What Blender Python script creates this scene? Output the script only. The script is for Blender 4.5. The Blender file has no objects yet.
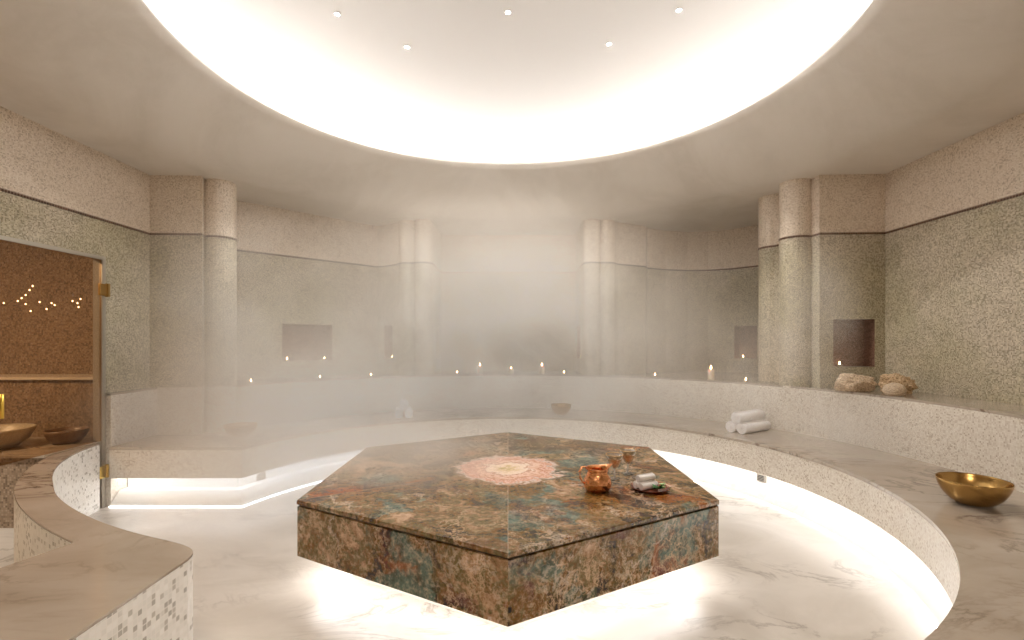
import bpy, math, random
from mathutils import Vector, noise, Matrix
random.seed(7)
C = bpy.context.scene.collection
PI = math.pi
CY = 3.81            # plan centre of the round room
EYE = 1.55
SEAT, LEDGE, LINE, WTOP = 0.56, 1.06, 2.68, 3.30
R1, R2 = 2.59, 3.42

# ------------------------------------------------------------------ helpers
class MB:
    def __init__(s): s.v = []; s.f = []; s.uv = []; s.mi = []; s.sm = []
    def face(s, pts, uv=None, mi=0, smooth=False):
        b = len(s.v); s.v += [tuple(p) for p in pts]; s.f.append(tuple(range(b, b+len(pts))))
        s.uv.append(uv or [(p[0], p[1]) for p in pts]); s.mi.append(mi); s.sm.append(smooth)
    def box(s, x0, x1, y0, y1, z0, z1, mi=0):
        p = lambda x, y, z: (x, y, z)
        F = [([p(x0,y0,z1),p(x1,y0,z1),p(x1,y1,z1),p(x0,y1,z1)], 'xy'), ([p(x0,y1,z0),p(x1,y1,z0),p(x1,y0,z0),p(x0,y0,z0)], 'xy'),
             ([p(x0,y0,z0),p(x1,y0,z0),p(x1,y0,z1),p(x0,y0,z1)], 'xz'), ([p(x1,y1,z0),p(x0,y1,z0),p(x0,y1,z1),p(x1,y1,z1)], 'xz'),
             ([p(x1,y0,z0),p(x1,y1,z0),p(x1,y1,z1),p(x1,y0,z1)], 'yz'), ([p(x0,y1,z0),p(x0,y0,z0),p(x0,y0,z1),p(x0,y1,z1)], 'yz')]
        for q, k in F:
            i, j = {'xy': (0,1), 'xz': (0,2), 'yz': (1,2)}[k]
            s.face(q, [(a[i], a[j]) for a in q], mi)
    def strip(s, pts, z0, z1, mi=0, smooth=False, u0=0.0, flip=False):
        u = u0
        for a, b in zip(pts[:-1], pts[1:]):
            d = math.hypot(b[0]-a[0], b[1]-a[1]); u2 = u + d
            q = [(a[0],a[1],z0),(b[0],b[1],z0),(b[0],b[1],z1),(a[0],a[1],z1)]
            t = [(u,z0),(u2,z0),(u2,z1),(u,z1)]
            if flip: q.reverse(); t.reverse()
            s.face(q, t, mi, smooth); u = u2
        return u
    def band(s, A, B, za, zb, mi=0, smooth=False, flip=False):
        for i in range(len(A)-1):
            q = [(A[i][0],A[i][1],za),(A[i+1][0],A[i+1][1],za),(B[i+1][0],B[i+1][1],zb),(B[i][0],B[i][1],zb)]
            if flip: q.reverse()
            s.face(q, None, mi, smooth)
    def poly(s, pts, z, mi=0, down=False):
        q = [(p[0],p[1],z) for p in pts]
        if down: q.reverse()
        s.face(q, None, mi)
    def prism(s, pts, z0, z1, mi=0, mtop=None):
        s.poly(pts, z1, mi if mtop is None else mtop); s.poly(pts, z0, mi, True)
        s.strip(list(pts)+[pts[0]], z0, z1, mi)
    def lathe(s, prof, n=32, c=(0,0,0), mi=0, squash=1.0):
        for i in range(n):
            a, b = 2*PI*i/n, 2*PI*(i+1)/n
            for (r0,z0),(r1,z1) in zip(prof[:-1], prof[1:]):
                q = [(c[0]+r0*math.cos(a), c[1]+r0*math.sin(a)*squash, c[2]+z0), (c[0]+r0*math.cos(b), c[1]+r0*math.sin(b)*squash, c[2]+z0),
                     (c[0]+r1*math.cos(b), c[1]+r1*math.sin(b)*squash, c[2]+z1), (c[0]+r1*math.cos(a), c[1]+r1*math.sin(a)*squash, c[2]+z1)]
                if r0 < 1e-6: q = q[1:]
                elif r1 < 1e-6: q = q[:3]
                s.face(q, None, mi, True)
    def tube(s, path, rad, n=10, mi=0):
        P = [Vector(p) for p in path]; rings = []
        up = Vector((0,0,1))
        for i, p in enumerate(P):
            t = (P[min(i+1,len(P)-1)] - P[max(i-1,0)]).normalized()
            a = t.cross(up)
            if a.length < 1e-3: a = t.cross(Vector((0,1,0)))
            a.normalize(); b = a.cross(t).normalized()
            r = rad[i] if isinstance(rad, (list,tuple)) else rad
            rings.append([p + (a*math.cos(2*PI*k/n) + b*math.sin(2*PI*k/n))*r for k in range(n)])
        for A, B in zip(rings[:-1], rings[1:]):
            for k in range(n): s.face([A[k],A[(k+1)%n],B[(k+1)%n],B[k]], None, mi, True)
        s.face(list(reversed(rings[0])), None, mi); s.face(rings[-1], None, mi)
    def build(s, name, mats, parent=None, weld=True, bevel=0):
        me = bpy.data.meshes.new(name); me.from_pydata([tuple(v) for v in s.v], [], s.f)
        uvl = me.uv_layers.new(name='UVMap'); k = 0
        for u in s.uv:
            for c in u: uvl.data[k].uv = c; k += 1
        for m in (mats if isinstance(mats, (list,tuple)) else [mats]): me.materials.append(m)
        me.polygons.foreach_set('material_index', s.mi); me.polygons.foreach_set('use_smooth', s.sm)
        if weld:
            import bmesh
            bm = bmesh.new(); bm.from_mesh(me); bmesh.ops.remove_doubles(bm, verts=bm.verts, dist=1e-5); bm.to_mesh(me); bm.free()
        me.update()
        o = bpy.data.objects.new(name, me); C.objects.link(o); o.parent = parent
        if bevel:
            b = o.modifiers.new('bevel', 'BEVEL'); b.width = bevel; b.segments = 3; b.limit_method = 'ANGLE'; b.angle_limit = math.radians(40)
        return o

def tag(o, label=None, cat=None, group=None, kind=None):
    if label: o['label'] = label
    if cat: o['category'] = cat
    if group: o['group'] = group
    if kind: o['kind'] = kind
    return o
def thing(name, label, cat, loc=(0,0,0), rz=0, group=None):
    o = bpy.data.objects.new(name, None); C.objects.link(o); o.location = loc; o.rotation_euler = (0,0,rz); o.empty_display_size = .1
    return tag(o, label, cat, group)
def dup(root, loc, rz=0, label=None):
    r = root.copy(); C.objects.link(r); r.location = loc; r.rotation_euler = (root.rotation_euler[0], root.rotation_euler[1], rz)
    if label: r['label'] = label
    for ch in list(root.children):
        c = ch.copy(); C.objects.link(c); c.parent = r
        for g in list(ch.children):
            d = g.copy(); C.objects.link(d); d.parent = c
    return r
def arc(cx, cy, r, a0, a1, n):
    return [(cx + r*math.cos(math.radians(a0+(a1-a0)*i/n)), cy + r*math.sin(math.radians(a0+(a1-a0)*i/n))) for i in range(n+1)]

# ------------------------------------------------------------------ materials
class NT:
    def __init__(s, name):
        s.m = bpy.data.materials.new(name); s.m.use_nodes = True; s.t = s.m.node_tree; s.t.nodes.clear()
        s.out = s.n('ShaderNodeOutputMaterial')
    def n(s, typ, **kw):
        nd = s.t.nodes.new(typ)
        for k, v in kw.items():
            if k.startswith('i_'):
                key = k[2:]; key = int(key) if key.isdigit() else key.replace('_', ' ')
                s.set(nd.inputs[key], v)
            else: setattr(nd, k, v)
        return nd
    def set(s, sock, v):
        if isinstance(v, bpy.types.NodeSocket): s.t.links.new(v, sock)
        else: sock.default_value = v
    def math(s, op, a, b=0.0, c=None, clamp=False):
        nd = s.n('ShaderNodeMath', operation=op); nd.use_clamp = clamp
        s.set(nd.inputs[0], a); s.set(nd.inputs[1], b)
        if c is not None: s.set(nd.inputs[2], c)
        return nd.outputs[0]
    def vm(s, op, a, b=(0,0,0), scale=None):
        nd = s.n('ShaderNodeVectorMath', operation=op); s.set(nd.inputs[0], a); s.set(nd.inputs[1], b)
        if scale is not None: s.set(nd.inputs['Scale'], scale)
        return nd.outputs['Value'] if op in ('LENGTH','DOT_PRODUCT','DISTANCE') else nd.outputs[0]
    def noise(s, vec, scale, detail=4, rough=.55, dist=0.0, dim='3D'):
        nd = s.n('ShaderNodeTexNoise', noise_dimensions=dim); s.set(nd.inputs['Vector'], vec); s.set(nd.inputs['Scale'], scale)
        nd.inputs['Detail'].default_value = detail; nd.inputs['Roughness'].default_value = rough; nd.inputs['Distortion'].default_value = dist
        return nd
    def ramp(s, fac, stops, interp='LINEAR'):
        nd = s.n('ShaderNodeValToRGB'); s.set(nd.inputs[0], fac); cr = nd.color_ramp; cr.interpolation = interp
        while len(cr.elements) < len(stops): cr.elements.new(0.5)
        for e, (p, c) in zip(cr.elements, stops):
            e.position = p; e.color = (*c, 1) if len(c) == 3 else c
        return nd.outputs[0]
    def mix(s, fac, a, b, typ='MIX'):
        nd = s.n('ShaderNodeMix', data_type='RGBA', blend_type=typ); s.set(nd.inputs[0], fac)
        s.set(nd.inputs[6], a if isinstance(a, bpy.types.NodeSocket) else (*a, 1)); s.set(nd.inputs[7], b if isinstance(b, bpy.types.NodeSocket) else (*b, 1))
        return nd.outputs[2]
    def mapr(s, v, a, b, c=0.0, d=1.0, smooth=False):
        nd = s.n('ShaderNodeMapRange'); nd.interpolation_type = 'SMOOTHSTEP' if smooth else 'LINEAR'
        s.set(nd.inputs[0], v)
        for i, q in enumerate((a,b,c,d)): nd.inputs[i+1].default_value = q
        return nd.outputs[0]
    def bsdf(s, col, rough=.5, metal=0.0, spec=.5, bump=None, bstr=.2, bdist=.002, **kw):
        b = s.n('ShaderNodeBsdfPrincipled')
        s.set(b.inputs['Base Color'], col if isinstance(col, bpy.types.NodeSocket) else (*col, 1))
        s.set(b.inputs['Roughness'], rough); b.inputs['Metallic'].default_value = metal; b.inputs['Specular IOR Level'].default_value = spec
        for k, v in kw.items(): s.set(b.inputs[k.replace('_',' ')], v)
        if bump is not None:
            bp = s.n('ShaderNodeBump'); bp.inputs['Strength'].default_value = bstr; bp.inputs['Distance'].default_value = bdist
            s.set(bp.inputs['Height'], bump); s.t.links.new(bp.outputs[0], b.inputs['Normal'])
        s.t.links.new(b.outputs[0], s.out.inputs[0]); return s.m

def plain(name, col, rough=.5, metal=0.0, **kw):
    t = NT(name); return t.bsdf(col, rough, metal, **kw)
def emis(name, col, st):
    t = NT(name); e = t.n('ShaderNodeEmission'); e.inputs[0].default_value = (*col, 1); e.inputs[1].default_value = st
    t.t.links.new(e.outputs[0], t.out.inputs[0]); return t.m

def mosaic(name, stops, tile=.013, grout=(.5,.45,.38), tint=None, rough=.28, gw=.10):
    t = NT(name)
    uv = t.n('ShaderNodeUVMap').outputs[0]
    sc = t.vm('SCALE', uv, scale=1/tile)
    cell = t.vm('FLOOR', sc); fr = t.vm('FRACTION', sc)
    w = t.n('ShaderNodeTexWhiteNoise', noise_dimensions='3D'); t.set(w.inputs['Vector'], cell)
    v = w.outputs['Value']
    cl = t.noise(uv, 7.0, 3).outputs[0]
    v2 = t.math('ADD', v, t.math('MULTIPLY', t.math('SUBTRACT', cl, .5), .5), clamp=True)
    col = t.ramp(v2, stops, 'LINEAR')
    if tint:
        nz = t.noise(uv, tint[1], 4, .6).outputs[0]
        col = t.mix(t.mapr(nz, .38, .62, 0, tint[2], True), col, tint[0], 'MULTIPLY')
    sx = t.n('ShaderNodeSeparateXYZ'); t.set(sx.inputs[0], fr)
    ex = t.math('ABSOLUTE', t.math('SUBTRACT', sx.outputs[0], .5)); ey = t.math('ABSOLUTE', t.math('SUBTRACT', sx.outputs[1], .5))
    g = t.math('GREATER_THAN', t.math('MAXIMUM', ex, ey), .5-gw/2)
    col = t.mix(g, col, grout)
    rg = t.math('ADD', t.math('MULTIPLY', g, .4), rough)
    return t.bsdf(col, rg, bump=t.math('SUBTRACT', 1.0, g), bstr=.15, bdist=.001)

def marble(name, base, dark, vein, scale=1.0, rough=.15, vamt=.6, coord='Object'):
    t = NT(name)
    co = t.n('ShaderNodeTexCoord').outputs[coord]
    mp = t.n('ShaderNodeMapping'); t.set(mp.inputs[0], co); mp.inputs['Scale'].default_value = (scale, scale*1.7, scale); mp.inputs['Rotation'].default_value = (0,0,.35)
    P = mp.outputs[0]
    cloud = t.noise(P, .9, 6, .6, 1.2).outputs[0]
    col = t.mix(t.mapr(cloud, .35, .7, 0, 1, True), base, dark)
    n2 = t.noise(P, 1.1, 9, .62, 1.8).outputs[0]
    ridge = t.math('ABSOLUTE', t.math('SUBTRACT', n2, .5))
    vm = t.math('POWER', t.mapr(ridge, 0.0, .045, 1, 0), 2.0)
    sel = t.mapr(t.noise(P, .8, 2).outputs[0], .42, .65, 0, vamt, True)
    col = t.mix(t.math('MULTIPLY', vm, sel), col, vein)
    fine = t.noise(P, 6, 8, .7, .8).outputs[0]
    col = t.mix(t.mapr(fine, .5, .8, 0, .25), col, dark)
    return t.bsdf(col, rough)

def exotic(name, top=False):
    t = NT(name)
    co = t.n('ShaderNodeTexCoord').outputs['Object']
    sx = t.n('ShaderNodeSeparateXYZ'); t.set(sx.inputs[0], co)
    x, y, z = sx.outputs
    ang = t.math('ARCTAN2', y, x)
    sec = t.math('DIVIDE', t.math('SUBTRACT', ang, PI/2 - 4*PI), PI/3)
    sid = t.math('FLOOR', sec); sfr = t.math('FRACT', sec)
    sid = t.math('MODULO', sid, 6.0)
    cb = t.n('ShaderNodeCombineXYZ'); t.set(cb.inputs[2], t.math('MULTIPLY', sid, 3.71)); 
    if not top: t.set(cb.inputs[0], t.math('MULTIPLY', sid, 1.3))
    P = t.vm('ADD', co, cb.outputs[0])
    r = t.math('SQRT', t.math('ADD', t.math('MULTIPLY', x, x), t.math('MULTIPLY', y, y)))
    warp = t.noise(P, 1.7, 5, .6)
    W = t.vm('ADD', P, t.vm('SCALE', t.vm('SUBTRACT', warp.outputs[1], (.5,.5,.5)), scale=.9))
    sc = 2.2 if top else 3.2
    n1 = t.noise(W, sc, 10, .68, .6).outputs[0]
    col = t.ramp(n1, [(.32,(.016,.010,.006)), (.41,(.075,.042,.022)), (.46,(.13,.11,.055)), (.51,(.24,.13,.065)), (.55,(.17,.15,.08)), (.61,(.36,.22,.13)), (.70,(.62,.44,.30))])
    n2 = t.noise(t.vm('ADD', W, (5.2,1.1,3.3)), 1.9, 5, .55, .3).outputs[0]
    col = t.mix(t.mapr(n2, .54 if top else .52, .60, 0, .78, True), col, t.ramp(t.noise(P, 9, 5).outputs[0], [(.3,(.06,.10,.09)), (.6,(.15,.23,.20)), (.8,(.28,.33,.27))]))
    n3 = t.noise(t.vm('ADD', W, (9.2,4.1,0.3)), 1.6, 6, .6, .4).outputs[0]
    col = t.mix(t.mapr(n3, .56, .66, 0, .7, True), col, (.38,.12,.045))
    n4 = t.noise(t.vm('ADD', W, (2.2,7.1,6.3)), 2.4, 6, .6, .4).outputs[0]
    col = t.mix(t.mapr(n4, .55, .66, 0, .65, True), col, (.10,.055,.06) if top else (.15,.075,.085))
    # veins
    for k, (s_, w_, c_, a_) in enumerate(((3.2,.030,(.72,.50,.34),.75), (8.5,.05,(.60,.42,.27),.6), (1.3,.02,(.75,.62,.52),.6))):
        vo = t.n('ShaderNodeTexVoronoi', feature='DISTANCE_TO_EDGE'); vo.inputs['Scale'].default_value = s_
        t.set(vo.inputs['Vector'], t.vm('ADD', W, t.vm('SCALE', t.vm('SUBTRACT', t.noise(P, 8+3*k, 6, .7).outputs[1], (.5,.5,.5)), scale=.28)))
        m = t.mapr(vo.outputs[0], 0.0, w_, a_, 0)
        m = t.math('MULTIPLY', m, t.mapr(t.noise(P, 2.5, 3).outputs[0], .40, .62, 0, 1, True))
        col = t.mix(m, col, c_)
    sp = t.noise(P, 34, 6, .75).outputs[0]
    col = t.mix(t.mapr(sp, .50, .72, 0, .5 if top else .75), col, (.58,.42,.29) if top else (.66,.50,.36))
    col = t.mix(t.mapr(sp, .48, .28, 0, .6), col, (.035,.02,.015))
    rg = .22
    if top:
        # radiating pink and cream medallion in the middle of the stone top
        ns = t.noise(co, 5, 6, .7, .8).outputs[0]
        ns2 = t.noise(co, 15, 6, .7, .5).outputs[0]
        pet = t.math('MULTIPLY', t.math('COSINE', t.math('MULTIPLY', ang, 6.0)), .010)
        rr = t.math('ADD', t.math('ADD', r, pet), t.math('ADD', t.math('MULTIPLY', t.math('SUBTRACT', ns, .5), .26), t.math('MULTIPLY', t.math('SUBTRACT', ns2, .5), .34)))
        med = t.ramp(rr, [(0,(.55,.42,.20)), (.05,(.72,.52,.30)), (.09,(.85,.66,.50)), (.17,(.88,.70,.57)), (.195,(.42,.16,.09)), (.215,(.84,.58,.46)),
                          (.27,(.72,.45,.33)), (.29,(.48,.18,.10)), (.315,(.85,.60,.50)), (.35,(.58,.25,.15)), (.375,(.85,.72,.64)), (.42,(.50,.26,.17))])
        rag = t.mapr(rr, .34, .46, 1, 0, True)
        col = t.mix(rag, col, med)
        dlin = t.math('MULTIPLY', t.math('MULTIPLY', t.math('MINIMUM', sfr, t.math('SUBTRACT', 1.0, sfr)), PI/3), r)
        seam = t.math('LESS_THAN', dlin, .0022)
        seam = t.math('MULTIPLY', seam, t.math('GREATER_THAN', r, .42))
        col = t.mix(t.math('MULTIPLY', seam, .6), col, (.5,.38,.28))
        rg = t.mapr(t.noise(co, 3, 4).outputs[0], .3, .7, .14, .26)
    bc = t.n('ShaderNodeHueSaturation'); bc.inputs['Saturation'].default_value = .98; bc.inputs['Value'].default_value = 1.0; t.set(bc.inputs['Color'], col)
    b2 = t.n('ShaderNodeBrightContrast'); b2.inputs['Bright'].default_value = -.012; b2.inputs['Contrast'].default_value = .09; t.set(b2.inputs['Color'], bc.outputs[0])
    b3 = t.vm('MAXIMUM', b2.outputs[0], (.018,.013,.009))
    return t.bsdf(b3, rg, spec=.5)

M = {}
M['floor'] = marble('floor_marble', (.62,.575,.525), (.50,.455,.40), (.20,.16,.13), 1.0, .28, .75)
M['seat'] = marble('seat_marble', (.48,.41,.34), (.38,.315,.25), (.16,.11,.08), 1.0, .14, 1.0)
M['cream'] = marble('cream_marble', (.74,.69,.62), (.66,.60,.52), (.45,.38,.3), 1.0, .25, .3)
M['plinth'] = marble('white_plinth_marble', (.88,.86,.82), (.82,.79,.74), (.6,.55,.5), 1.0, .3, .3)
M['mos_light'] = mosaic('light_mosaic', [(0,(.46,.38,.30)), (.12,(.62,.55,.47)), (.4,(.72,.665,.585)), (.75,(.77,.72,.645)), (1,(.82,.78,.71))], .012, (.70,.64,.56))
M['mos_white'] = mosaic('white_mosaic', [(0,(.42,.40,.37)), (.16,(.55,.52,.48)), (.22,(.80,.79,.76)), (.6,(.86,.85,.82)), (1,(.93,.92,.90))], .0235, (.90,.88,.85), gw=.16)
M['mos_green'] = mosaic('green_mosaic', [(0,(.24,.20,.14)), (.3,(.43,.375,.285)), (.55,(.54,.475,.37)), (.8,(.62,.55,.44)), (1,(.74,.67,.555))], .010, (.54,.48,.39), tint=((.80,.82,.68), .8, .9))
M['mos_beige'] = mosaic('beige_mosaic', [(0,(.50,.41,.32)), (.2,(.70,.60,.49)), (.6,(.80,.70,.59)), (1,(.87,.79,.69))], .010, (.62,.50,.39))
M['mos_brown'] = mosaic('brown_mosaic', [(0,(.14,.10,.065)), (.35,(.26,.19,.13)), (.7,(.33,.25,.18)), (1,(.42,.33,.25))], .017, (.30,.21,.14))
M['mos_line'] = mosaic('dark_line_mosaic', [(0,(.05,.022,.012)), (.8,(.10,.045,.025)), (1,(.14,.07,.04))], .024, (.45,.34,.25), gw=.14)
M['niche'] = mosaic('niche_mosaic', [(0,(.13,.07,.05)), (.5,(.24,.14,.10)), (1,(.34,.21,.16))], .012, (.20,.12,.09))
def plaster():
    t = NT('polished_plaster'); co = t.n('ShaderNodeTexCoord').outputs['Object']
    a = t.noise(co, .7, 6, .6, 1.0).outputs[0]; b = t.noise(co, 3.5, 6, .65, 1.5).outputs[0]
    col = t.mix(t.mapr(a, .35, .65, 0, 1, True), (.81,.765,.705), (.72,.67,.605))
    col = t.mix(t.mapr(b, .4, .7, 0, .35, True), col, (.83,.78,.725))
    return t.bsdf(col, .5, bump=b, bstr=.08, bdist=.01)
M['plaster'] = plaster()
M['dome'] = plain('dome_paint', (.86,.85,.84), .7)
M['stone_top'] = exotic('polished_exotic_stone_top', True)
M['stone'] = exotic('polished_exotic_stone')
M['led'] = emis('cool_light_strip', (1.0,.965,.94), 3.6)
M['cove'] = emis('cove_light_strip', (1.0,.985,.985), 6.2)
M['led_bench'] = emis('bench_light_strip', (1.0,.97,.95), 2.9)
M['lens'] = emis('downlight_lens', (1.0,.97,.93), 45.0)
M['flame'] = emis('candle_flame', (1.0,.55,.22), 18.0)
M['star'] = emis('star_lamp', (1.0,.85,.65), 5.0)
M['brass'] = plain('brushed_brass', (.50,.31,.11), .22, 1.0)
M['gold'] = plain('polished_gold_hinge', (.85,.60,.12), .3, 1.0)
M['gold_dark'] = plain('gold_hinge_back', (.45,.28,.10), .35, 1.0)
M['gold_rim'] = plain('gilt_glass_rim', (.95,.72,.42), .2, .9)
M['steel'] = plain('brushed_metal_frame', (.55,.52,.46), .35, .8)
M['jamb'] = plain('pale_jamb', (.42,.41,.39), .5)
M['towel'] = (lambda t: t.bsdf((.94,.91,.91), .95, bump=t.noise(t.n('ShaderNodeTexCoord').outputs['Object'], 260, 3).outputs[0], bstr=.5, bdist=.004, Sheen_Weight=.3))(NT('white_terry_towel'))
M['wax'] = plain('ivory_wax', (.85,.74,.60), .5, Subsurface_Weight=.3)
M['wick'] = plain('black_wick', (.02,.02,.02), .9)
M['tin'] = plain('tealight_cup', (.6,.56,.5), .3, .9)
M['vent'] = plain('grey_outlet_plate', (.42,.38,.33), .4, .5)
M['tray'] = plain('dark_red_lacquer', (.16,.045,.025), .2)
M['leaf'] = plain('green_leaf', (.03,.16,.03), .4)
M['petal'] = plain('pale_green_petal', (.62,.78,.42), .6)
M['petal2'] = plain('blush_petal', (.85,.60,.48), .6)
M['basin_pale'] = marble('pale_basin_stone', (.60,.54,.42), (.45,.40,.30), (.3,.25,.2), 3.0, .35, .5)
M['basin_dark'] = marble('brown_basin_stone', (.26,.17,.11), (.17,.11,.07), (.1,.06,.04), 3.0, .35, .5)
def copper():
    t = NT('hammered_copper'); co = t.n('ShaderNodeTexCoord').outputs['Object']
    v = t.n('ShaderNodeTexVoronoi', feature='F1'); t.set(v.inputs['Vector'], co); v.inputs['Scale'].default_value = 42
    return t.bsdf((.88,.42,.20), .16, 1.0, bump=v.outputs['Distance'], bstr=.7, bdist=.006)
M['copper'] = copper()
def glass(name, col, rough=0.0, ior=1.45):
    t = NT(name); g = t.n('ShaderNodeBsdfPrincipled')
    g.inputs['Base Color'].default_value = (*col,1); g.inputs['Transmission Weight'].default_value = 1; g.inputs['Roughness'].default_value = rough; g.inputs['IOR'].default_value = ior
    t.t.links.new(g.outputs[0], t.out.inputs[0]); return t.m
def thin(name, col, gl=.25, dif=.2, dcol=(.9,.5,.2)):
    t = NT(name); g = t.n('ShaderNodeBsdfGlossy'); g.inputs[1].default_value = .08; tr = t.n('ShaderNodeBsdfTransparent'); tr.inputs[0].default_value = (*col,1)
    d = t.n('ShaderNodeBsdfTranslucent'); d.inputs[0].default_value = (*dcol,1)
    a = t.n('ShaderNodeMixShader'); a.inputs[0].default_value = dif; t.t.links.new(tr.outputs[0], a.inputs[1]); t.t.links.new(d.outputs[0], a.inputs[2])
    lw = t.n('ShaderNodeLayerWeight'); lw.inputs[0].default_value = .5
    b2 = t.n('ShaderNodeMixShader'); t.set(b2.inputs[0], t.math('ADD', t.math('MULTIPLY', lw.outputs['Facing'], gl*1.6), .06)); t.t.links.new(a.outputs[0], b2.inputs[1]); t.t.links.new(g.outputs[0], b2.inputs[2])
    t.t.links.new(b2.outputs[0], t.out.inputs[0]); return t.m
M['amber'] = thin('amber_glass', (.99,.86,.66), .7, .30, (1,.74,.46))
M['clear'] = thin('clear_glass', (.96,.94,.92), .5, .32, (.95,.9,.86))
def pane_mat():
    t = NT('bronze_tinted_glass'); g = t.n('ShaderNodeBsdfGlossy'); g.inputs[1].default_value = .02; g.inputs[0].default_value = (.9,.85,.8,1)
    tr = t.n('ShaderNodeBsdfTransparent'); tr.inputs[0].default_value = (.80,.66,.50,1)
    lw = t.n('ShaderNodeLayerWeight'); lw.inputs[0].default_value = .5; fr = t.n('ShaderNodeMath', operation='MULTIPLY_ADD'); t.set(fr.inputs[0], t.math('POWER', lw.outputs['Facing'], 4.0)); fr.inputs[1].default_value = .6; fr.inputs[2].default_value = .03
    mx = t.n('ShaderNodeMixShader'); t.t.links.new(fr.outputs[0], mx.inputs[0]); t.t.links.new(tr.outputs[0], mx.inputs[1]); t.t.links.new(g.outputs[0], mx.inputs[2])
    t.t.links.new(mx.outputs[0], t.out.inputs[0]); return t.m
M['pane'] = pane_mat()
def sponge_mat(name, c1, c2):
    t = NT(name); co = t.n('ShaderNodeTexCoord').outputs['Object']
    v = t.n('ShaderNodeTexVoronoi'); t.set(v.inputs['Vector'], co); v.inputs['Scale'].default_value = 70
    return t.bsdf(t.mix(t.mapr(v.outputs['Distance'], .15, .7), c2, c1), .95, bump=v.outputs['Distance'], bstr=.9, bdist=.01)
M['sponge'] = sponge_mat('pale_sponge', (.88,.72,.54), (.55,.38,.24))
M['sponge2'] = sponge_mat('golden_sponge', (.78,.58,.37), (.42,.27,.14))
M['puff'] = sponge_mat('cream_sponge', (.80,.66,.50), (.66,.52,.38))

# ------------------------------------------------------------------ floor
XL, XR, YN = -3.78, 3.95, -2.4
b = MB(); b.poly([(-6.9,YN),(XR+.1,YN),(XR+.1,8.5),(-6.9,8.5)], 0.0); tag(b.build('floor', M['floor']), kind='structure')

# ------------------------------------------------------------------ walls
def piece(*parts):
    out = []
    for p in parts: out += p if isinstance(p, list) else [p]
    return out
back_path = piece((XL,5.17), (-3.24,5.19), arc(-3.20,5.44,.165,-120,30,12), (-3.24,5.68), (-3.39,6.09), (-1.98,7.48), (-1.60,7.22),
                  arc(-1.475,7.22,.14,-165,-25,10), arc(-1.235,7.16,.13,-150,10,12), (-1.10,7.24), (-1.105,8.08), (1.115,8.08), (1.10,7.24),
                  arc(1.225,7.16,.13,-190,-30,12), arc(1.45,7.19,.13,-150,-10,10), (1.62,7.22), (2.10,7.46), (2.16,7.60),
                  (2.5,7.77), (2.88,7.86), (3.2,7.84), (3.5,7.68), (3.80,7.33), (3.36,6.15),
                  arc(3.24,5.98,.165,80,245,10), (3.22,5.68), arc(3.19,5.43,.165,105,300,14), (3.28,5.16), (XR,5.13))
def plen(path):
    L = [0.0]
    for a, q in zip(path[:-1], path[1:]): L.append(L[-1] + math.hypot(q[0]-a[0], q[1]-a[1]))
    return L
def path_at(path, u):
    L = plen(path)
    for i in range(len(L)-1):
        if L[i] <= u <= L[i+1]+1e-9:
            t = (u-L[i])/(L[i+1]-L[i]); return (path[i][0]+(path[i+1][0]-path[i][0])*t, path[i][1]+(path[i+1][1]-path[i][1])*t)
    return path[-1]
def u_of(path, px):   # arc length where the segment with index px[0] reaches fraction px[1]
    L = plen(path); return L[px[0]] + (L[px[0]+1]-L[px[0]])*px[1]
def wall(name, path, z0, holes=(), niche_depth=.16, low=None):
    """mosaic wall: green below the dark line, beige above; holes = (u0,u1,za,zb,is_niche)"""
    b = MB(); L = plen(path); cuts = sorted(set(L + [h[0] for h in holes] + [h[1] for h in holes]))
    for ua, ub in zip(cuts[:-1], cuts[1:]):
        if ub-ua < 1e-6: continue
        p, q = path_at(path, ua), path_at(path, ub); um = (ua+ub)/2
        segs = [(z0, LINE, 0), (LINE, WTOP+.35, 1)] if not low else [(z0, low, 3), (low, LINE, 0), (LINE, WTOP+.35, 1)]
        for za, zb, mi in segs:
            hs = [h for h in holes if h[0]-1e-6 <= um <= h[1]+1e-6]
            parts = [(za, zb)]
            if hs and mi == 0:
                h = hs[0]; parts = [(za, h[2]), (h[3], zb)] if h[2] > za else [(h[3], zb)]
            for c, d in parts:
                if d > c: b.face([(*p,c),(*q,c),(*q,d),(*p,d)], [(ua,c),(ub,c),(ub,d),(ua,d)], mi)
    for (u0, u1, za, zb, nic) in holes:
        if not nic: continue
        p, q = Vector(path_at(path, u0)), Vector(path_at(path, u1)); d = (q-p).normalized(); n = Vector((-d.y, d.x))*niche_depth
        P, Q = p+n, q+n; w = (q-p).length; dz = niche_depth
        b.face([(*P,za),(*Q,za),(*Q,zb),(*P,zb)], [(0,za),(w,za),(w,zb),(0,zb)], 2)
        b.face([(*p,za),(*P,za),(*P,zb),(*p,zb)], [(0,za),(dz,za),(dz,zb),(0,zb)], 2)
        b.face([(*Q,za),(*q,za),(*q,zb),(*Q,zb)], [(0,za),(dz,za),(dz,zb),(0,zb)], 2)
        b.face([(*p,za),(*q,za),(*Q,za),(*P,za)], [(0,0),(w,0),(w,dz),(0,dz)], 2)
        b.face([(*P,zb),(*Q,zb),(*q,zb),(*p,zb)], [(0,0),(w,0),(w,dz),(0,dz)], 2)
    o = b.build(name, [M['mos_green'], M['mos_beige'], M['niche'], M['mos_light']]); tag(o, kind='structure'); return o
def seg_index(path, pt):
    return min(range(len(path)), key=lambda i: (path[i][0]-pt[0])**2+(path[i][1]-pt[1])**2)
def niche(path, pt, f0, f1, z0=1.29, z1=1.79, width=None):
    i = seg_index(path, pt); return (u_of(path, (i,f0)), u_of(path, (i,f1)), z0, z1, True)
NZ0, NZ1 = 1.28, 1.78
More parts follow.
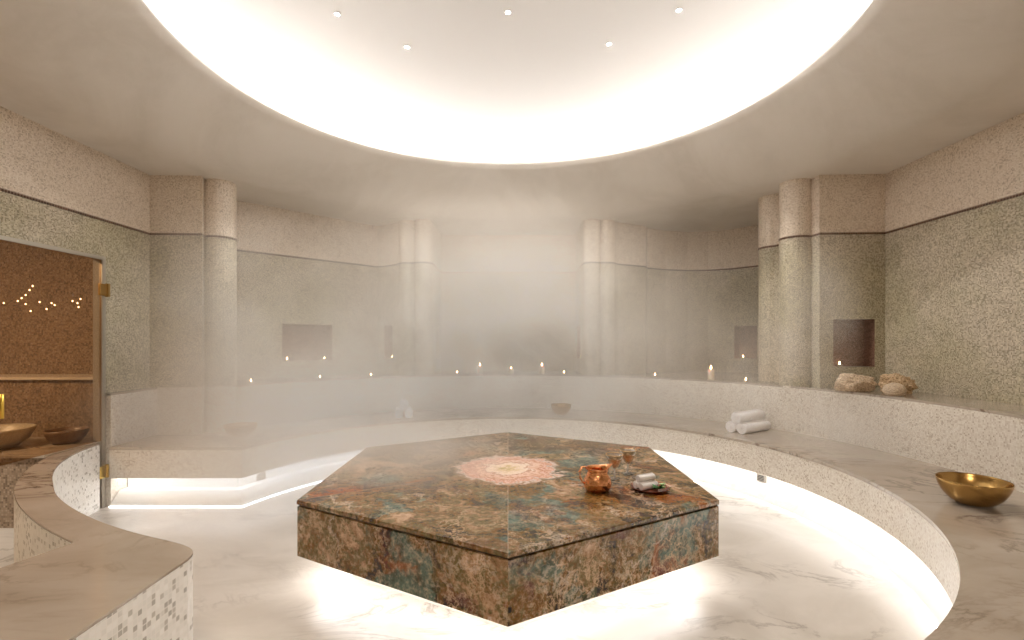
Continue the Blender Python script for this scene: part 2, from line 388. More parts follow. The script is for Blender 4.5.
iA = seg_index(back_path, (-3.39,6.09)); iB = seg_index(back_path, (-1.98,7.48)); iC = seg_index(back_path, (-1.10,7.24)); iD = seg_index(back_path, (1.115,8.08))
iE = seg_index(back_path, (3.5,7.68)); iF = seg_index(back_path, (3.28,5.16))
Ub = plen(back_path)
def nh(i, f0, f1): return (u_of(back_path,(i,f0)), u_of(back_path,(i,f1)), NZ0, NZ1, True)
niches = [nh(iA,.285,.63), nh(iB,.30,.68), nh(iC,.28,.75), nh(iD,.25,.72), nh(iE,.10,.85), nh(iF,.21,.84)]
wall('wall_back', back_path, .3, niches, low=LEDGE)
DOOR_Y0, DOOR_Y1, DOOR_Z = 2.2, 4.585, 2.335
left_path = [(XL,YN),(XL,5.17)]
wall('wall_left', left_path, 0.0, [(DOOR_Y0-YN, DOOR_Y1-YN, -1, DOOR_Z, False)])
wall('wall_right', [(XR,5.13),(XR,YN)], 0.0)
wall('wall_rear', [(XR,YN),(XL,YN)], 0.0)
# dark tile line
def offset(path, d):
    out = []
    for i, p in enumerate(path):
        a = Vector(path[max(i-1,0)]); c = Vector(path[min(i+1,len(path)-1)]); t = (c-a).normalized()
        out.append((p[0]+t.y*d, p[1]-t.x*d))
    return out
for k, path in enumerate((left_path, back_path, [(XR,5.13),(XR,YN)])):
    b = MB(); o2 = offset(path, .004)
    b.strip(o2, LINE-.012, LINE+.012); b.band(path, o2, LINE+.012, LINE+.012); b.band(path, o2, LINE-.012, LINE-.012, flip=True)
    tag(b.build('trim_%d' % (k+1), M['mos_line']), kind='structure')

# ------------------------------------------------------------------ ceiling: plaster sweep up to the oculus, cove and dome
b = MB(); N = 128; RO, ZO = 2.51, 3.82
prof = [(6.4, WTOP), (4.2, WTOP), (3.35, WTOP)]
for i in range(1, 15):
    t = i/14; prof.append((3.35-(3.35-RO)*t, WTOP+(ZO-WTOP)*(t**1.5)))
prof += [(RO+.0, ZO+.02), (RO+.03, ZO+.035), (2.98, ZO+.035), (3.0, ZO+.06)]
b.lathe(prof, N, (0,CY,0)); tag(b.build('ceiling', M['plaster']), kind='structure')
b = MB(); prof = [(3.0, ZO+.06), (3.0, ZO+.14)] + [(3.0*math.cos(a), ZO+.14+.95*math.sin(a)) for a in [PI/2*i/24 for i in range(1,25)]]
prof[-1] = (0.0, prof[-1][1]); b.lathe(prof, N, (0,CY,0)); tag(b.build('ceiling_dome', M['dome']), kind='structure')
b = MB(); b.lathe([(2.80,ZO+.04),(2.80,ZO+.055),(2.86,ZO+.055),(2.86,ZO+.04)], N, (0,CY,0))
tag(b.build('cove_light_strip', M['cove']), 'ring of white light hidden in the cove around the ceiling dome', 'light strip')

# ------------------------------------------------------------------ ring bench (seat) and backrest ledge
def rled(th):      # radius of the ledge riser at angle th (degrees)
    if th < 150: return R2
    t = min(1, max(0, (th-150)/11)); t = t*t*(3-2*t)
    line = 3.72/abs(math.cos(math.radians(th)))
    return R2*(1-t) + line*t
def pol(r, th): return (r*math.cos(math.radians(th)), CY + r*math.sin(math.radians(th)))
TH0, TH1 = -74, 163
ths = [TH0 + (TH1-TH0)*i/160 for i in range(161)]
inner = [pol(R1, t) for t in ths]; outer = [pol(rled(t), t) for t in ths]
yS = inner[-1][1]
n_s = 8
inn2 = inner + [(inner[-1][0] + (-3.715-inner[-1][0])*i/n_s, yS) for i in range(1, n_s+1)]
out2 = outer + [(outer[-1][0] + (-3.715-outer[-1][0])*i/n_s, outer[-1][1] + (yS+.12-outer[-1][1])*i/n_s) for i in range(1, n_s+1)]
def off_in(d):     # inner line pushed outward (into the bench) by d, mitred where the curve meets the straight run
    te = 180 - math.degrees(math.asin((yS+d-CY)/(R1+d)))
    q = [pol(R1+d, TH0 + (te-TH0)*i/160) for i in range(161)]
    return q + [(q[-1][0] + (-3.715-q[-1][0])*i/n_s, yS+d) for i in range(1, n_s+1)]
bench = thing('curved_bench', 'long curved bench with beige marble seat and light mosaic front around the hexagonal stone', 'bench', (0,CY,0))
def rel(o, root): o.parent = root; o.matrix_parent_inverse = Matrix.Translation(-Vector(root.location)); return o
lip = off_in(-.006)
b = MB(); b.band(lip, out2, SEAT, SEAT, flip=True); b.band(lip, off_in(.02), SEAT-.025, SEAT-.025); b.strip(lip, SEAT-.025, SEAT, flip=True)
b.face([(*inn2[0],SEAT-.025),(*inn2[0],SEAT),(*out2[0],SEAT),(*out2[0],SEAT-.025)])
rel(b.build('seat', M['seat']), bench)
b = MB(); b.strip(off_in(0), .27, SEAT-.025, flip=True); b.band(off_in(0), off_in(.22), .27, .27)
b.face([(*inner[0],0),(*inner[0],SEAT-.025),(*outer[0],SEAT-.025),(*outer[0],0)], [(0,0),(0,.5),(1,.5),(1,0)])
rel(b.build('front_panel', M['mos_light']), bench)
b = MB(); b.strip(off_in(.22), 0, .27, flip=True); b.band(off_in(.0), off_in(.015), .0, .03, flip=True); b.band(off_in(.015), off_in(.12), .03, .125, flip=True); b.band(off_in(.12), off_in(.22), .125, .125, flip=True)
pl = rel(b.build('plinth', M['plinth']), bench); pl['label'] = 'lit cream marble kick plinth'
for d0, d1, za, zb in ((.085,.175,.258,.266), (-.006,.002,.001,.010)):
    b = MB(); b.strip(off_in(d0), za, zb, flip=True); b.band(off_in(d0), off_in(d1), za, za); b.band(off_in(d0), off_in(d1), zb, zb, flip=True); b.strip(off_in(d1), za, zb)
    rel(b.build('light_strip', M['led_bench'] if za > .1 else M['led']), bench)
ledge = thing('backrest_ledge', 'curved mosaic backrest wall with a shallow ledge along its top, behind the bench', 'ledge', (0,CY,0))
def ray_wall(th, path):
    dx, dy = math.cos(math.radians(th)), math.sin(math.radians(th)); best = 9
    for a, q in zip(path[:-1], path[1:]):
        ex, ey = q[0]-a[0], q[1]-a[1]; det = -dx*ey + ex*dy
        if abs(det) < 1e-9: continue
        ax, ay = a[0], a[1]-CY
        t = (-ax*ey + ex*ay)/det; s = (dx*ay - dy*ax)/det
        if t > 0 and -1e-6 <= s <= 1+1e-6: best = min(best, t)
    return best
allw = left_path + back_path[1:] + [(XR,YN)]
lth = [-64 + (161.5+64)*i/300 for i in range(301)]
rp = [pol(rled(t), t) for t in lth]; rp2 = [pol(rled(t)+.012, t) for t in lth]
gp = [pol(max(rled(t)+.02, ray_wall(t, allw)+.004), t) for t in lth]
tail = [(-3.72, 4.59)]
b = MB(); b.strip([(rp[-1][0],rp[-1][1]),(-3.72,4.59)], 0, LEDGE-.02, flip=True); b.strip(rp, .0, LEDGE-.02, flip=True)
b.face([(-3.72,4.59,0),(XL,4.59,0),(XL,4.59,LEDGE-.02),(-3.72,4.59,LEDGE-.02)], [(0,0),(.06,0),(.06,1),(0,1)])
rel(b.build('riser', M['mos_light']), ledge)
b = MB(); b.band(rp, gp, LEDGE, LEDGE, flip=True); b.strip(rp, LEDGE-.02, LEDGE, flip=True)
b.face([(*rp[-1],LEDGE),(*gp[-1],LEDGE),(XL,4.59,LEDGE),(-3.72,4.59,LEDGE)]); b.face([(-3.72,4.59,LEDGE-.02),(*rp[-1],LEDGE-.02),(*rp[-1],LEDGE),(-3.72,4.59,LEDGE)])
rel(b.build('ledge_top', M['seat']), ledge)

# ------------------------------------------------------------------ hexagonal heated stone
hexa = thing('hexagonal_stone', 'large low hexagonal block of brown and green veined stone in the middle', 'heated stone', (0,CY,0))
def hexp(r): return [(r*math.cos(PI/2+PI/3*k), r*math.sin(PI/2+PI/3*k)) for k in range(6)]
HR = 1.52
b = MB(); b.prism(hexp(HR), SEAT-.028, SEAT); tp = b.build('stone_top', M['stone_top'], hexa, bevel=.005); tp['label'] = 'polished stone top with a pink and cream medallion'
b = MB(); b.prism(hexp(HR-.022), SEAT-.040, SEAT-.028); b.build('shadow_gap', plain('dark_shade_gap', (.05,.03,.02), .5), hexa)  # shadow line under the top, its shade put into the dark colour
b = MB(); b.prism(hexp(HR-.004), .21, SEAT-.040); b.build('stone_body', M['stone'], hexa, bevel=.003)
b = MB(); b.prism(hexp(HR-.34), 0, .21); b.build('plinth', M['cream'], hexa)
b = MB()
for ra, rb in ((HR-.24, HR-.07),):
    A, B = hexp(ra), hexp(rb); A.append(A[0]); B.append(B[0])
    b.band(A, B, .200, .200); b.strip(B, .200, .208); b.strip(A, .200, .208, flip=True)
b.build('light_strip', M['led'], hexa)

# ------------------------------------------------------------------ low wall with marble top at the left
LW = .61
in_c = [(-3.75,4.50),(-3.68,4.20),(-3.50,3.84),(-3.36,3.64),(-3.20,3.44),(-2.98,3.21),(-2.76,2.99),(-2.48,2.775),(-2.16,2.57),(-1.83,2.40),(-1.60,2.31),(-1.47,2.25),(-1.40,2.19),(-1.385,2.12)]
out_c = [(-3.75,4.02),(-3.66,3.82),(-3.52,3.58),(-3.35,3.36),(-3.22,3.20),(-3.08,3.05),(-2.80,2.80),(-2.39,2.50),(-2.03,2.29)]
def smooth(pts, k=3):
    for _ in range(k):
        q = [pts[0]]
        for a, c in zip(pts[:-1], pts[1:]): q += [(a[0]*.75+c[0]*.25, a[1]*.75+c[1]*.25), (a[0]*.25+c[0]*.75, a[1]*.25+c[1]*.75)]
        q.append(pts[-1]); pts = q
    return pts
ins = smooth(in_c, 2); outs = smooth(out_c, 2)
outline = ins + [(-1.385,.25), (-2.62,.25)] + list(reversed(outs))
outline = list(reversed(outline))     # counter clockwise
low = thing('low_partition', 'low curved partition with a broad veined marble top in the left foreground', 'low wall', (-2,2,0))
b = MB(); b.prism(outline, LW-.012, LW); rel(b.build('marble_top', M['seat'], bevel=.004), low)
def shrink(pl, d):
    out = []; n = len(pl)
    for i in range(n):
        a = Vector(pl[i-1]); c = Vector(pl[(i+1)%n]); t = (c-a).normalized(); out.append((pl[i][0]-t.y*d, pl[i][1]+t.x*d))
    return out
b = MB(); b.strip(outline+[outline[0]], 0, LW-.012); mf = rel(b.build('mosaic_side', M['mos_white']), low); mf['label'] = 'white square mosaic face'
# under-top light channel
b = MB(); lp = [(p[0]-.0, p[1]) for p in ins]

# ------------------------------------------------------------------ door and the darker room behind it
door = thing('door_1', None, None, (XL,4.0,0)); door['kind'] = 'structure'
b = MB(); b.box(XL-.005, XL+.005, DOOR_Y0+.01, 4.545, LW+.012, DOOR_Z-.03); rel(b.build('pane', M['pane']), door)
b = MB(); b.box(XL-.012, XL+.016, 4.545, DOOR_Y1, 0.0, DOOR_Z); b.box(XL-.012, XL+.016, DOOR_Y0, 4.545, DOOR_Z-.03, DOOR_Z); rel(b.build('frame', M['steel']), door)
for z in (2.02, .93-.60+.0):
    pass
for z, mt in ((2.025, 'gold_dark'), (.335, 'gold')):
    b = MB(); b.box(XL+.014, XL+.035, 4.50, 4.60, z-.055, z+.055); b.box(XL+.014, XL+.045, 4.575, 4.605, z-.062, z+.062)
    rel(b.build('hinge', M[mt], bevel=.004), door)
b = MB(); b.tube([(XL+.06,3.60,.98),(XL+.06,3.60,1.16)], .014, 12); b.box(XL-.0,XL+.06,3.592,3.608,1.0,1.016); b.box(XL-.0,XL+.06,3.592,3.608,1.12,1.136)
rel(b.build('handle', M['gold']), door)
b = MB(); b.box(XL-.10, XL-.013, DOOR_Y1-.005, DOOR_Y1+.02, 0.0, DOOR_Z+.01); b.box(XL-.14, XL-.013, DOOR_Y0-.02, DOOR_Y1, DOOR_Z-.005, DOOR_Z+.02); rel(b.build('jamb', M['jamb']), door)
# side room shell
b = MB()
b.strip([(-6.8,5.25),(XL-.02,5.25)], 1.17, 3.0, flip=False); b.strip([(-6.8,4.80),(XL-.14,4.80)], 0, 1.17); b.band([(-6.8,4.80),(XL-.14,4.80)], [(-6.8,5.25),(XL-.14,5.25)], 1.17, 1.17)
b.strip([(XL-.14,4.80),(XL-.14,5.25)], 1.17, 3.0); b.strip([(XL-.02,5.25),(XL-.02,4.61)], 0, 3.0)
b.strip([(-6.8,YN),(-6.8,5.25)], 0, 3.0); b.strip([(XL-.02,YN),(-6.8,YN)], 0, 3.0)
tag(b.build('wall_side_room', M['mos_brown']), kind='structure')
b = MB(); b.band([(-6.8,YN),(XL-.02,YN)], [(-6.8,5.25),(XL-.02,5.25)], 3.0, 3.0); tag(b.build('ceiling_side_room', M['plaster']), kind='structure')
b = MB(); b.box(-6.75, XL-.14, 4.765, 5.245, 1.171, 1.196); tag(b.build('stone_shelf', M['cream'], bevel=.003), 'horizontal stone shelf on the brown wall seen through the glass door', 'shelf')
ct = thing('basin_counter', 'marble counter carrying two basins, seen through the glass door', 'counter', (-4.8,4.3,0))
b = MB(); b.box(-6.75, XL-.03, 4.03, 4.79, LW-.025, LW); rel(b.build('counter_top', M['seat'], bevel=.003), ct)
b = MB(); b.box(-6.75, XL-.145, 4.06, 4.79, 0, LW-.025); rel(b.build('counter_base', M['mos_brown']), ct)
def basin(x, y, r, h, mat, label):
    b = MB(); b.lathe([(0,0),(r*.55,0),(r*.82,h*.35),(r*.97,h*.8),(r,h),(r*.93,h),(r*.88,h*.8),(r*.7,h*.4),(r*.3,h*.2),(0,h*.18)], 40)
    o = b.build('wash_basin', mat); o.location = (x,y,LW); tag(o, label, 'basin', None)
basin(-4.53, 4.31, .28, .17, M['basin_pale'], 'pale stone basin on the counter, left one behind the glass door')
basin(-4.08, 4.53, .165, .125, M['basin_dark'], 'brown stone basin on the counter, right one behind the glass door')
# tiny star lamps on the side room wall
b = MB(); b.lathe([(0,-.006),(.006,-.004),(.008,0),(.0,0)], 8)
st0 = None
for (px, py) in ((3,303),(17,301),(25,295),(21,298),(29,290),(32,286),(25,304),(30,311),(39,302),(51,303),(54,305),(72,301),(77,303),(78,307),(80,299),(46,309)):
    x = 5.24*(px-508)/490; z = EYE + 5.24*(341-py)/490
    if st0 is None:
        st0 = b.build('star_lamp', M['star']); st0.rotation_euler = (-PI/2,0,0); o = st0
        tag(o, 'tiny twinkling star lamp high on the brown wall behind the glass door', 'lamp', 'star lamps behind the glass door')
    else: o = st0.copy(); C.objects.link(o)
    o.location = (x, 5.247, z)

# ------------------------------------------------------------------ downlights in the dome
def dome_hit(px, py):
    dx, dz = (px-508)/490, (341-py)/490; y = 2.0
    while y < 9:
        X, Z = dx*y, EYE+dz*y; r = math.hypot(X, y-CY)
        if r < 3 and Z >= ZO+.14+.95*math.sqrt(1-(r/3)**2): return X, y, Z
        y += .002
dl0 = None
pl_ = {(337,14):'leftmost small recessed spotlight in the ceiling dome', (407,47):'second small recessed spotlight from the left in the dome', (508,12):'middle small recessed spotlight in the dome',
       (609,44):'second small recessed spotlight from the right in the dome', (679,10):'rightmost small recessed spotlight in the ceiling dome'}
for (px,py), lab in pl_.items():
    X, Y, Z = dome_hit(px, py)
    if dl0 is None:
        dl0 = thing('recessed_spotlight', lab, 'spotlight', (X,Y,Z), 0, 'recessed spotlights in the dome')
        b = MB(); b.lathe([(.024,.02),(.024,-.006),(.028,-.008),(.032,-.004),(.034,.03)], 24); b.build('trim_ring', plain('white_trim', (.8,.8,.78), .4), dl0)
        b = MB(); b.lathe([(0,-.004),(.024,-.004)], 20); b.build('lens', M['lens'], dl0)
    else: dup(dl0, (X,Y,Z), 0, lab)
    l = bpy.data.lights.new('spot', 'SPOT'); l.energy = 62; l.spot_size = math.radians(140); l.spot_blend = 1.0; l.color = (1,.945,.88); l.shadow_soft_size = .03
    o = bpy.data.objects.new('spotlight_beam', l); C.objects.link(o); o.location = (X,Y,Z-.03)
    tgt = Vector((X*1.3, Y, 0)); o.rotation_euler = (tgt-o.location).to_track_quat('-Z','Y').to_euler()

# ------------------------------------------------------------------ outlet plates in the lit plinth
def outlet(th, lab, s=.05, z=.168):
    x, y = pol(R1+.214, th); o_ = thing('outlet_plate', lab, 'outlet', (x,y,z), math.radians(th-90), 'grey outlet plates under the bench')
    b = MB(); b.box(-s,s,-.012,.0,-.04,.04); b.build('plate', M['vent'], o_, bevel=.003)
    b = MB()
    for k in range(4): b.box(-s*.7,s*.7,-.015,-.012,-.026+k*.015,-.020+k*.015)
    b.build('slots', M['wick'], o_)
outlet(154.5, 'small grey outlet plate under the bench left of the hexagonal stone')
outlet(24, 'small grey outlet plate under the bench right of the hexagonal stone')

# ------------------------------------------------------------------ bowls
def bowl(px, D, X, rad, h, label):
    prof = [(0,0),(rad*.42,.0),(rad*.60,h*.10),(rad*.84,h*.42),(rad*.97,h*.78),(rad,h),(rad*.975,h),(rad*.94,h*.78),(rad*.81,h*.44),(rad*.55,h*.14),(0,h*.09)]
    b = MB(); b.lathe(prof, 56); o = b.build('brass_bowl', M['brass']); o.location = (X, D, SEAT); o['label'] = label; o['category'] = 'bowl'; o['group'] = 'brass bowls on the bench'
    o.modifiers.new('s', 'SUBSURF').render_levels = 1
bowl(0, 2.98, 2.83, .178, .150, 'large shiny brass bowl on the right end of the marble bench')
bowl(0, 6.62, .715, .140, .135, 'small brass bowl on the far bench behind the hexagonal stone')

bowl(0, 5.10, -2.78, .160, .125, 'small brass bowl veiled by steam on the left part of the bench')
# ------------------------------------------------------------------ towels
def towel_mesh(R, L, turns=3.2, th=None, wob=0.0):
    b = MB(); th = th or R/turns*.80; n = int(turns*22); pin, pout = [], []
    for i in range(n+1):
        a = 2*PI*turns*i/n; r = .12*R + (R-.12*R)*(i/n); fl = 1+wob*math.sin(a*2+1)
        pout.append((r*math.cos(a)*fl, r*math.sin(a))); pin.append(((r-th*min(1,.3+i/n))*math.cos(a)*fl, (r-th*min(1,.3+i/n))*math.sin(a)))
    m = min(pout, key=lambda p: p[1])[1]
    P = lambda p, x: (x, p[0], p[1]-m)
    def ends(i): e = .012*R*math.sin(i*.7)+.10*R*(1-i/n); return L/2+e*0.6
    for i in range(n):
        x0, x1 = ends(i), ends(i+1)
        b.face([P(pout[i],-x0),P(pout[i+1],-x1),P(pout[i+1],x1),P(pout[i],x0)], None, 0, True)
        b.face([P(pin[i],x0),P(pin[i+1],x1),P(pin[i+1],-x1),P(pin[i],-x0)], None, 0, True)
        for s in (-1,1):
            q = [P(pout[i],s*x0),P(pout[i+1],s*x1),P(pin[i+1],s*x1),P(pin[i],s*x0)]
            b.face(q if s > 0 else q[::-1], None, 0, False)
    b.face([P(pout[n],-ends(n)),P(pin[n],-ends(n)),P(pin[n],ends(n)),P(pout[n],ends(n))])
    return b
def towels(R, L, c, z, ang, labs, group):
    """three rolls in a pyramid; ang = direction of the roll axis"""
    ux, uy = math.cos(ang), math.sin(ang); nx, ny = -uy, ux
    t0 = towel_mesh(R, L).build('rolled_towel', M['towel'])
    for k, (dn, dz) in enumerate(((-R*1.0,0),(R*1.0,0),(0,R*1.70))):
        o = t0 if k == 0 else t0.copy()
        if k: C.objects.link(o)
        o.location = (c[0]+nx*dn, c[1]+ny*dn, z+dz); o.rotation_euler = (0,0,ang); tag(o, labs[k], 'towel', group)
towels(.064, .47, (2.65,5.39), SEAT, math.radians(32), ['white rolled towel on the right part of the bench, nearer of the bottom two','white rolled towel on the right part of the bench, farther of the bottom two','white rolled towel topping the pile on the right part of the bench'], 'rolled towels on the right part of the bench')
towels(.062, .34, (-1.36,6.42), SEAT, math.radians(90+12), ['white rolled towel half lost in steam on the far left bench, bottom right','white rolled towel half lost in steam on the far left bench, bottom left','white rolled towel half lost in steam on the far left bench, on top'], 'rolled towels on the far left bench')

# ------------------------------------------------------------------ tray with hand towels, sprig, jug and goblets on the stone
TX, TY = .945, 3.27
b = MB(); b.lathe([(0,0),(.085,0),(.105,.006),(.122,.020),(.126,.021),(.124,.016),(.104,.002+.006),(.08,.006),(0,.006)], 48)
tr = b.build('round_tray', M['tray']); tr.location = (TX,TY,SEAT); tag(tr, 'small round dark red tray on the hexagonal stone holding rolled hand towels', 'tray')
towels(.0265, .135, (TX-.022,TY+.012), SEAT+.0065, math.radians(28), ['small white rolled hand towel on the tray, front of the bottom two','small white rolled hand towel on the tray, back of the bottom two','small white rolled hand towel lying on top of the other two on the tray'], 'small rolled hand towels on the tray')
sp = thing('flower_sprig', 'small sprig of dark green leaves with pale blossoms on the tray', 'flowers', (TX+.045,TY-.055,SEAT+.007))
for k in range(11):
    a = k*2.4; L_ = .030+.008*(k%3); el = .35+.25*(k%3)
    b = MB(); c0 = Vector((.004*math.cos(a),.004*math.sin(a),.008)); d = Vector((math.cos(a)*math.cos(el),math.sin(a)*math.cos(el),math.sin(el))); w = Vector((-math.sin(a),math.cos(a),0))*.010
    m1 = c0+d*L_*.5; t1 = c0+d*L_+Vector((0,0,-.004)); up = Vector((0,0,.003))
    b.face([c0, m1+w, t1, m1+up]); b.face([c0, m1+up, t1, m1-w]); b.build('leaf', M['leaf'], sp)
for k, (x, y, z, mt) in enumerate(((.008,-.006,.030,'petal'),(.022,.004,.028,'petal'),(.014,-.020,.022,'petal'),(.042,-.006,.020,'petal2'),(.034,.012,.022,'petal2'))):
    b = MB()
    for j in range(6):
        a = j*PI/3; c0 = Vector((x,y,z)); t1 = c0+Vector((math.cos(a)*.011,math.sin(a)*.011,.004)); w = Vector((-math.sin(a),math.cos(a),0))*.006; m1 = c0+(t1-c0)*.6
        b.face([c0, m1-w, t1, m1+w])
    b.lathe([(0,-.004),(.004,-.002),(.005,.003),(0,.006)], 8, (x,y,z)); b.build('blossom', M[mt], sp)
sp.scale = (1.45,1.45,1.45)
jug = thing('copper_jug', 'hammered copper jug with a curved handle on the hexagonal stone', 'jug', (.593,3.25,SEAT), math.radians(10))
b = MB(); prof = [(0,0),(.060,0),(.078,.008),(.090,.030),(.093,.055),(.086,.082),(.071,.104),(.064,.120),(.066,.138),(.074,.152),(.071,.152),(.062,.138),(.060,.120),(.066,.104),(.082,.080),(.088,.055),(.083,.03),(.06,.01),(0,.006)]
b.lathe(prof, 48); 
for i, v in enumerate(b.v):
    x, y, z = v
    if z > .118 and x > 0:
        k = (z-.118)/.034*max(0, x/math.hypot(x,y)-.55)/.45; b.v[i] = (x+.032*k, y*(1-.45*k), z+.020*k)
b.build('body', M['copper'], jug)
b = MB(); b.tube([(-.066,0,.140),(-.085,0,.160),(-.108,0,.158),(-.122,0,.130),(-.120,0,.092),(-.104,0,.060),(-.086,0,.045)], [.006,.007,.0075,.0075,.0075,.007,.006], 10); b.build('handle', M['copper'], jug)
g0 = thing('goblet', 'amber glass goblet with a clear stem nearer to the copper jug', 'goblet', (.765,3.52,SEAT), 0, 'amber goblets on the stone')
b = MB(); b.lathe([(.006,.070),(.018,.078),(.032,.098),(.045,.128),(.056,.168),(.054,.168),(.043,.128),(.030,.101),(.016,.083),(0,.078)], 36); b.build('bowl', M['amber'], g0)
b = MB(); b.lathe([(0,0),(.036,.0),(.037,.003),(.012,.008),(.006,.020),(.011,.034),(.006,.044),(.006,.070),(0,.072)], 30); b.build('stem', M['clear'], g0)
b = MB(); b.lathe([(0,.086),(.015,.086),(.0285,.103),(.0415,.128),(.0445,.139),(0,.139)], 32); b.build('drink', thin('amber_drink', (.98,.66,.34), .25, .55, (1,.50,.18)), g0)
g0.scale = (1.08,1.08,1.04)
b = MB(); b.lathe([(.0535,.167),(.0572,.167),(.0572,.1705),(.0535,.1705),(.0535,.167)], 36); b.build('rim', M['gold_rim'], g0)
dup(g0, (.895,3.66,SEAT), .5, 'amber glass goblet with a clear stem farther from the copper jug')

# ------------------------------------------------------------------ sponges
def blob(name, mat, loc, s, amp, freq, seed, label, sub=5, flat=True):
    import bmesh
    bm = bmesh.new(); bmesh.ops.create_icosphere(bm, subdivisions=sub, radius=1)
    for v in bm.verts:
        n = v.co.normalized(); q = n*freq+Vector((seed,seed*.7,seed*1.3))
        d = 1+amp*noise.fractal(q, 1.0, 2.1, 5)+amp*.35*abs(noise.noise(q*5)); v.co = Vector((n.x*s[0]*d, n.y*s[1]*d, n.z*s[2]*d))
        if flat and v.co.z < -.7*s[2]: v.co.z = -.7*s[2]
    me = bpy.data.meshes.new(name); bm.to_mesh(me); bm.free(); me.polygons.foreach_set('use_smooth', [True]*len(me.polygons)); me.materials.append(mat)
    o = bpy.data.objects.new(name, me); C.objects.link(o); o.location = (loc[0],loc[1],loc[2]+.7*s[2]); tag(o, label, 'sponge', 'natural sponges on the ledge'); return o
blob('natural_sponge', M['sponge'], (3.39,4.80,LEDGE), (.165,.105,.095), .32, 1.8, 3.1, 'large ruffled pale natural sponge on the ledge, left of the other sponges')
blob('natural_sponge', M['sponge2'], (3.68,4.63,LEDGE), (.135,.115,.10), .34, 1.6, 8.4, 'golden ragged natural sponge on the ledge behind the smooth round one')
blob('natural_sponge', M['puff'], (3.47,4.40,LEDGE), (.092,.075,.068), .04, 1.5, 1.7, 'smooth rounded cream sponge on the ledge, in front of the golden one')

# ------------------------------------------------------------------ candles
pc = thing('pillar_candle', 'x', 'candle', (0,0,0), 0, 'pillar candles on the ledge')
b = MB(); b.lathe([(0,0),(.036,0),(.038,.004),(.038,.112),(.035,.118),(.028,.113),(0,.110)], 24); b.build('wax_body', M['wax'], pc)
b = MB(); b.lathe([(0,.108),(.0018,.108),(.0018,.126),(0,.126)], 8); b.build('wick', M['wick'], pc)
b = MB(); b.lathe([(0,.120),(.008,.126),(.0105,.137),(.007,.152),(0,.170)], 12); b.build('flame', M['flame'], pc)
tl = thing('tealight', 'x', 'candle', (0,0,0), 0, 'tealight candles')
b = MB(); b.lathe([(0,0),(.024,0),(.026,.022),(.024,.022),(.023,.003),(0,.003)], 20); b.build('cup', M['tin'], tl)
b = MB(); b.lathe([(0,.003),(.022,.003),(.022,.017),(0,.016)], 20); b.build('wax', M['wax'], tl)
b = MB(); b.lathe([(0,.016),(.006,.022),(.0085,.031),(.006,.042),(0,.056)], 12); b.build('flame', M['flame'], tl)
def place(first, used, x, D, z, lab, flag):
    if not flag: first.location = (x,D,z); first['label'] = lab; return first
    return dup(first, (x,D,z), 0, lab)
def ledge_y(px, r=3.50):      # depth at which the sight line through column px meets the circle of radius r
    k = (px-508)/490; a = 1+k*k; return (2*CY + math.sqrt(4*CY*CY - 4*a*(CY*CY-r*r)))/(2*a)
P_ = [(480,7.56,'tall lit candle on the back ledge, left of the middle one'), (511,7.62,'lit candle at the middle of the back ledge'), (542,7.56,'tall lit candle on the back ledge, right of the middle one'), (711,6.72,'thick lit candle on the right ledge between the two far niches')]
for i, (px, D, lab) in enumerate(P_):
    D = ledge_y(px, 3.51)
    o = place(pc, 0, D*(px-508)/490, D, LEDGE, lab, i > 0)
    if px == 511: o.scale = (1,1,.62)
    if px == 711: o.scale = (1.05,1.05,1.1)
tz = NZ0
def niche_pt(i, f, depth=.07):
    a, q = Vector(back_path[i]), Vector(back_path[i+1]); d = (q-a).normalized(); n = Vector((-d.y,d.x)); p = a+(q-a)*f+n*depth; return p.x, p.y
T_ = [(((251-508)/490)*ledge_y(251),ledge_y(251),LEDGE,'tealight on the left ledge near the column'), (((320-508)/490)*ledge_y(320),ledge_y(320),LEDGE,'tealight on the left ledge below the wide niche'),
      (((371-508)/490)*ledge_y(371),ledge_y(371),LEDGE,'tealight on the left ledge just before the far column'), (((457-508)/490)*ledge_y(457),ledge_y(457),LEDGE,'tealight at the left end of the back ledge'),
      (((564-508)/490)*ledge_y(564),ledge_y(564),LEDGE,'tealight at the right end of the back ledge'), (((655-508)/490)*ledge_y(655),ledge_y(655),LEDGE,'tealight on the right ledge beside the far column'),
      (((746-508)/490)*ledge_y(746),ledge_y(746),LEDGE,'tealight on the right ledge below the far right niche'),
      (*niche_pt(iA,.325,.05),NZ0,'tealight at the left side inside the wide left niche'), (*niche_pt(iA,.585,.05),NZ0,'tealight at the right side inside the wide left niche'),
      (*niche_pt(iB,.55,.05),NZ0,'tealight in the narrow niche beside the far left column'), (*niche_pt(iE,.35,.05),NZ0,'tealight in the far right niche'),
      (*niche_pt(iF,.38,.08),NZ0,'tealight in the nearest niche on the right'),
      (*niche_pt(iC,.5,.03),NZ0,'tealight in the slit of a niche at the left end of the back wall'), (*niche_pt(iD,.5,.03),NZ0,'tealight in the slit of a niche at the right end of the back wall')]
for i, (x, D, z, lab) in enumerate(T_): place(tl, 0, x, D, z, lab, i > 0)

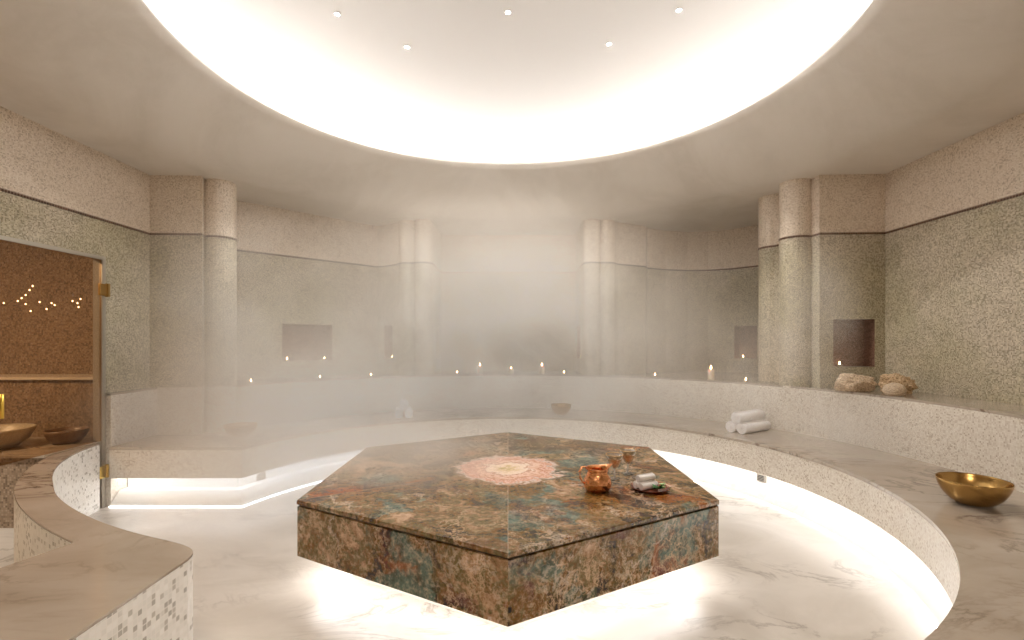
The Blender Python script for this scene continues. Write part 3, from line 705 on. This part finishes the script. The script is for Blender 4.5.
# ------------------------------------------------------------------ steam
def steam():
    t = NT('steam'); co = t.n('ShaderNodeTexCoord').outputs['Object']
    def ell(c, s, k, inner=.15):
        v = t.vm('LENGTH', t.vm('DIVIDE', t.vm('SUBTRACT', co, c), s)); return t.math('MULTIPLY', t.mapr(v, inner, 1.0, 1, 0, True), k)
    big = t.noise(co, .55, 3, .5, .3).outputs[0]; fine = t.noise(co, 1.5, 4, .6, .8).outputs[0]
    nz = t.math('ADD', t.mapr(big, .35, .65, .35, 1.45), t.mapr(fine, .3, .7, -.55, .55))
    d = ell((-.3,6.7,1.55), (4.2,3.3,2.4), 1.12)
    for c, s, k in STEAM: d = t.math('ADD', d, ell(c, s, k))
    d = t.math('MAXIMUM', t.math('MULTIPLY', d, nz), 0.0)
    v = t.n('ShaderNodeVolumePrincipled') if False else t.n('ShaderNodeVolumeScatter')
    v.inputs['Color'].default_value = (.69,.62,.54,1); v.inputs['Anisotropy'].default_value = .1; t.set(v.inputs['Density'], d)
    t.t.links.new(v.outputs[0], t.out.inputs['Volume']); return t.m
STEAM = [((-2.5,4.8,.85),(1.8,1.3,1.1),1.3), ((-2.0,3.7,.5),(.9,1.3,.8),1.2), ((-2.2,4.6,.8),(.9,.8,.6),.6), ((2.92,4.62,1.75),(.45,.42,1.0),4.2), ((2.45,4.9,1.2),(.5,.5,1.0),1.0), ((-.6,5.6,1.1),(2.0,1.2,1.0),.15), ((-2.9,4.9,1.8),(.9,.8,1.3),.9), ((-.85,3.75,.70),(1.2,1.0,.30),2.8), ((-2.7,4.8,2.2),(1.1,.7,.9),.9), ((2.95,4.1,.80),(.8,.75,.34),2.0)]
b = MB(); b.box(-3.70,3.88,2.3,7.95,.02,3.28); stm = b.build('steam', steam()); tag(stm, 'soft white steam drifting over the benches and the far walls', 'steam', None, 'stuff')

# ------------------------------------------------------------------ added area lights without fixtures
def area(loc, size, en, col, rot=(0,0,0)):
    l = bpy.data.lights.new('lamp', 'AREA'); l.energy = en; l.size = size; l.color = col; l.shape = 'DISK'
    o = bpy.data.objects.new('added_area_light', l); C.objects.link(o); o.location = loc; o.rotation_euler = rot; return o
area((-5.2,3.0,2.95), .5, 42, (1,.90,.78))  # added warm light for the side room, no fixture modelled
area((0,-1.3,3.25), 1.2, 38, (1,.86,.70))  # added soft fill behind the camera, not a real fitting

# ------------------------------------------------------------------ camera and render
cam = bpy.data.cameras.new('camera'); cam.sensor_width = 36; cam.lens = 490/1024*36; cam.shift_x = 4/1024; cam.shift_y = 21/1024; cam.clip_start = .05
co = bpy.data.objects.new('camera', cam); C.objects.link(co); co.location = (0,0,EYE); co.rotation_euler = (PI/2,0,0)
sc = bpy.context.scene; sc.camera = co
w = bpy.data.worlds.new('world'); sc.world = w; w.use_nodes = True; w.node_tree.nodes['Background'].inputs[0].default_value = (0,0,0,1)
vs = sc.view_settings; vs.view_transform = 'Standard'; vs.look = 'None'; vs.exposure = 1.07; vs.gamma = 1; vs.use_curve_mapping = False
cy = sc.cycles; cy.adaptive_threshold = .02; cy.use_denoising = True; cy.max_bounces = 8; cy.diffuse_bounces = 5; cy.glossy_bounces = 4; cy.transmission_bounces = 6; cy.volume_bounces = 2; cy.transparent_max_bounces = 8
cy.sample_clamp_indirect = 6; cy.volume_step_rate = 3.0; cy.volume_max_steps = 64; cy.caustics_reflective = False; cy.caustics_refractive = False
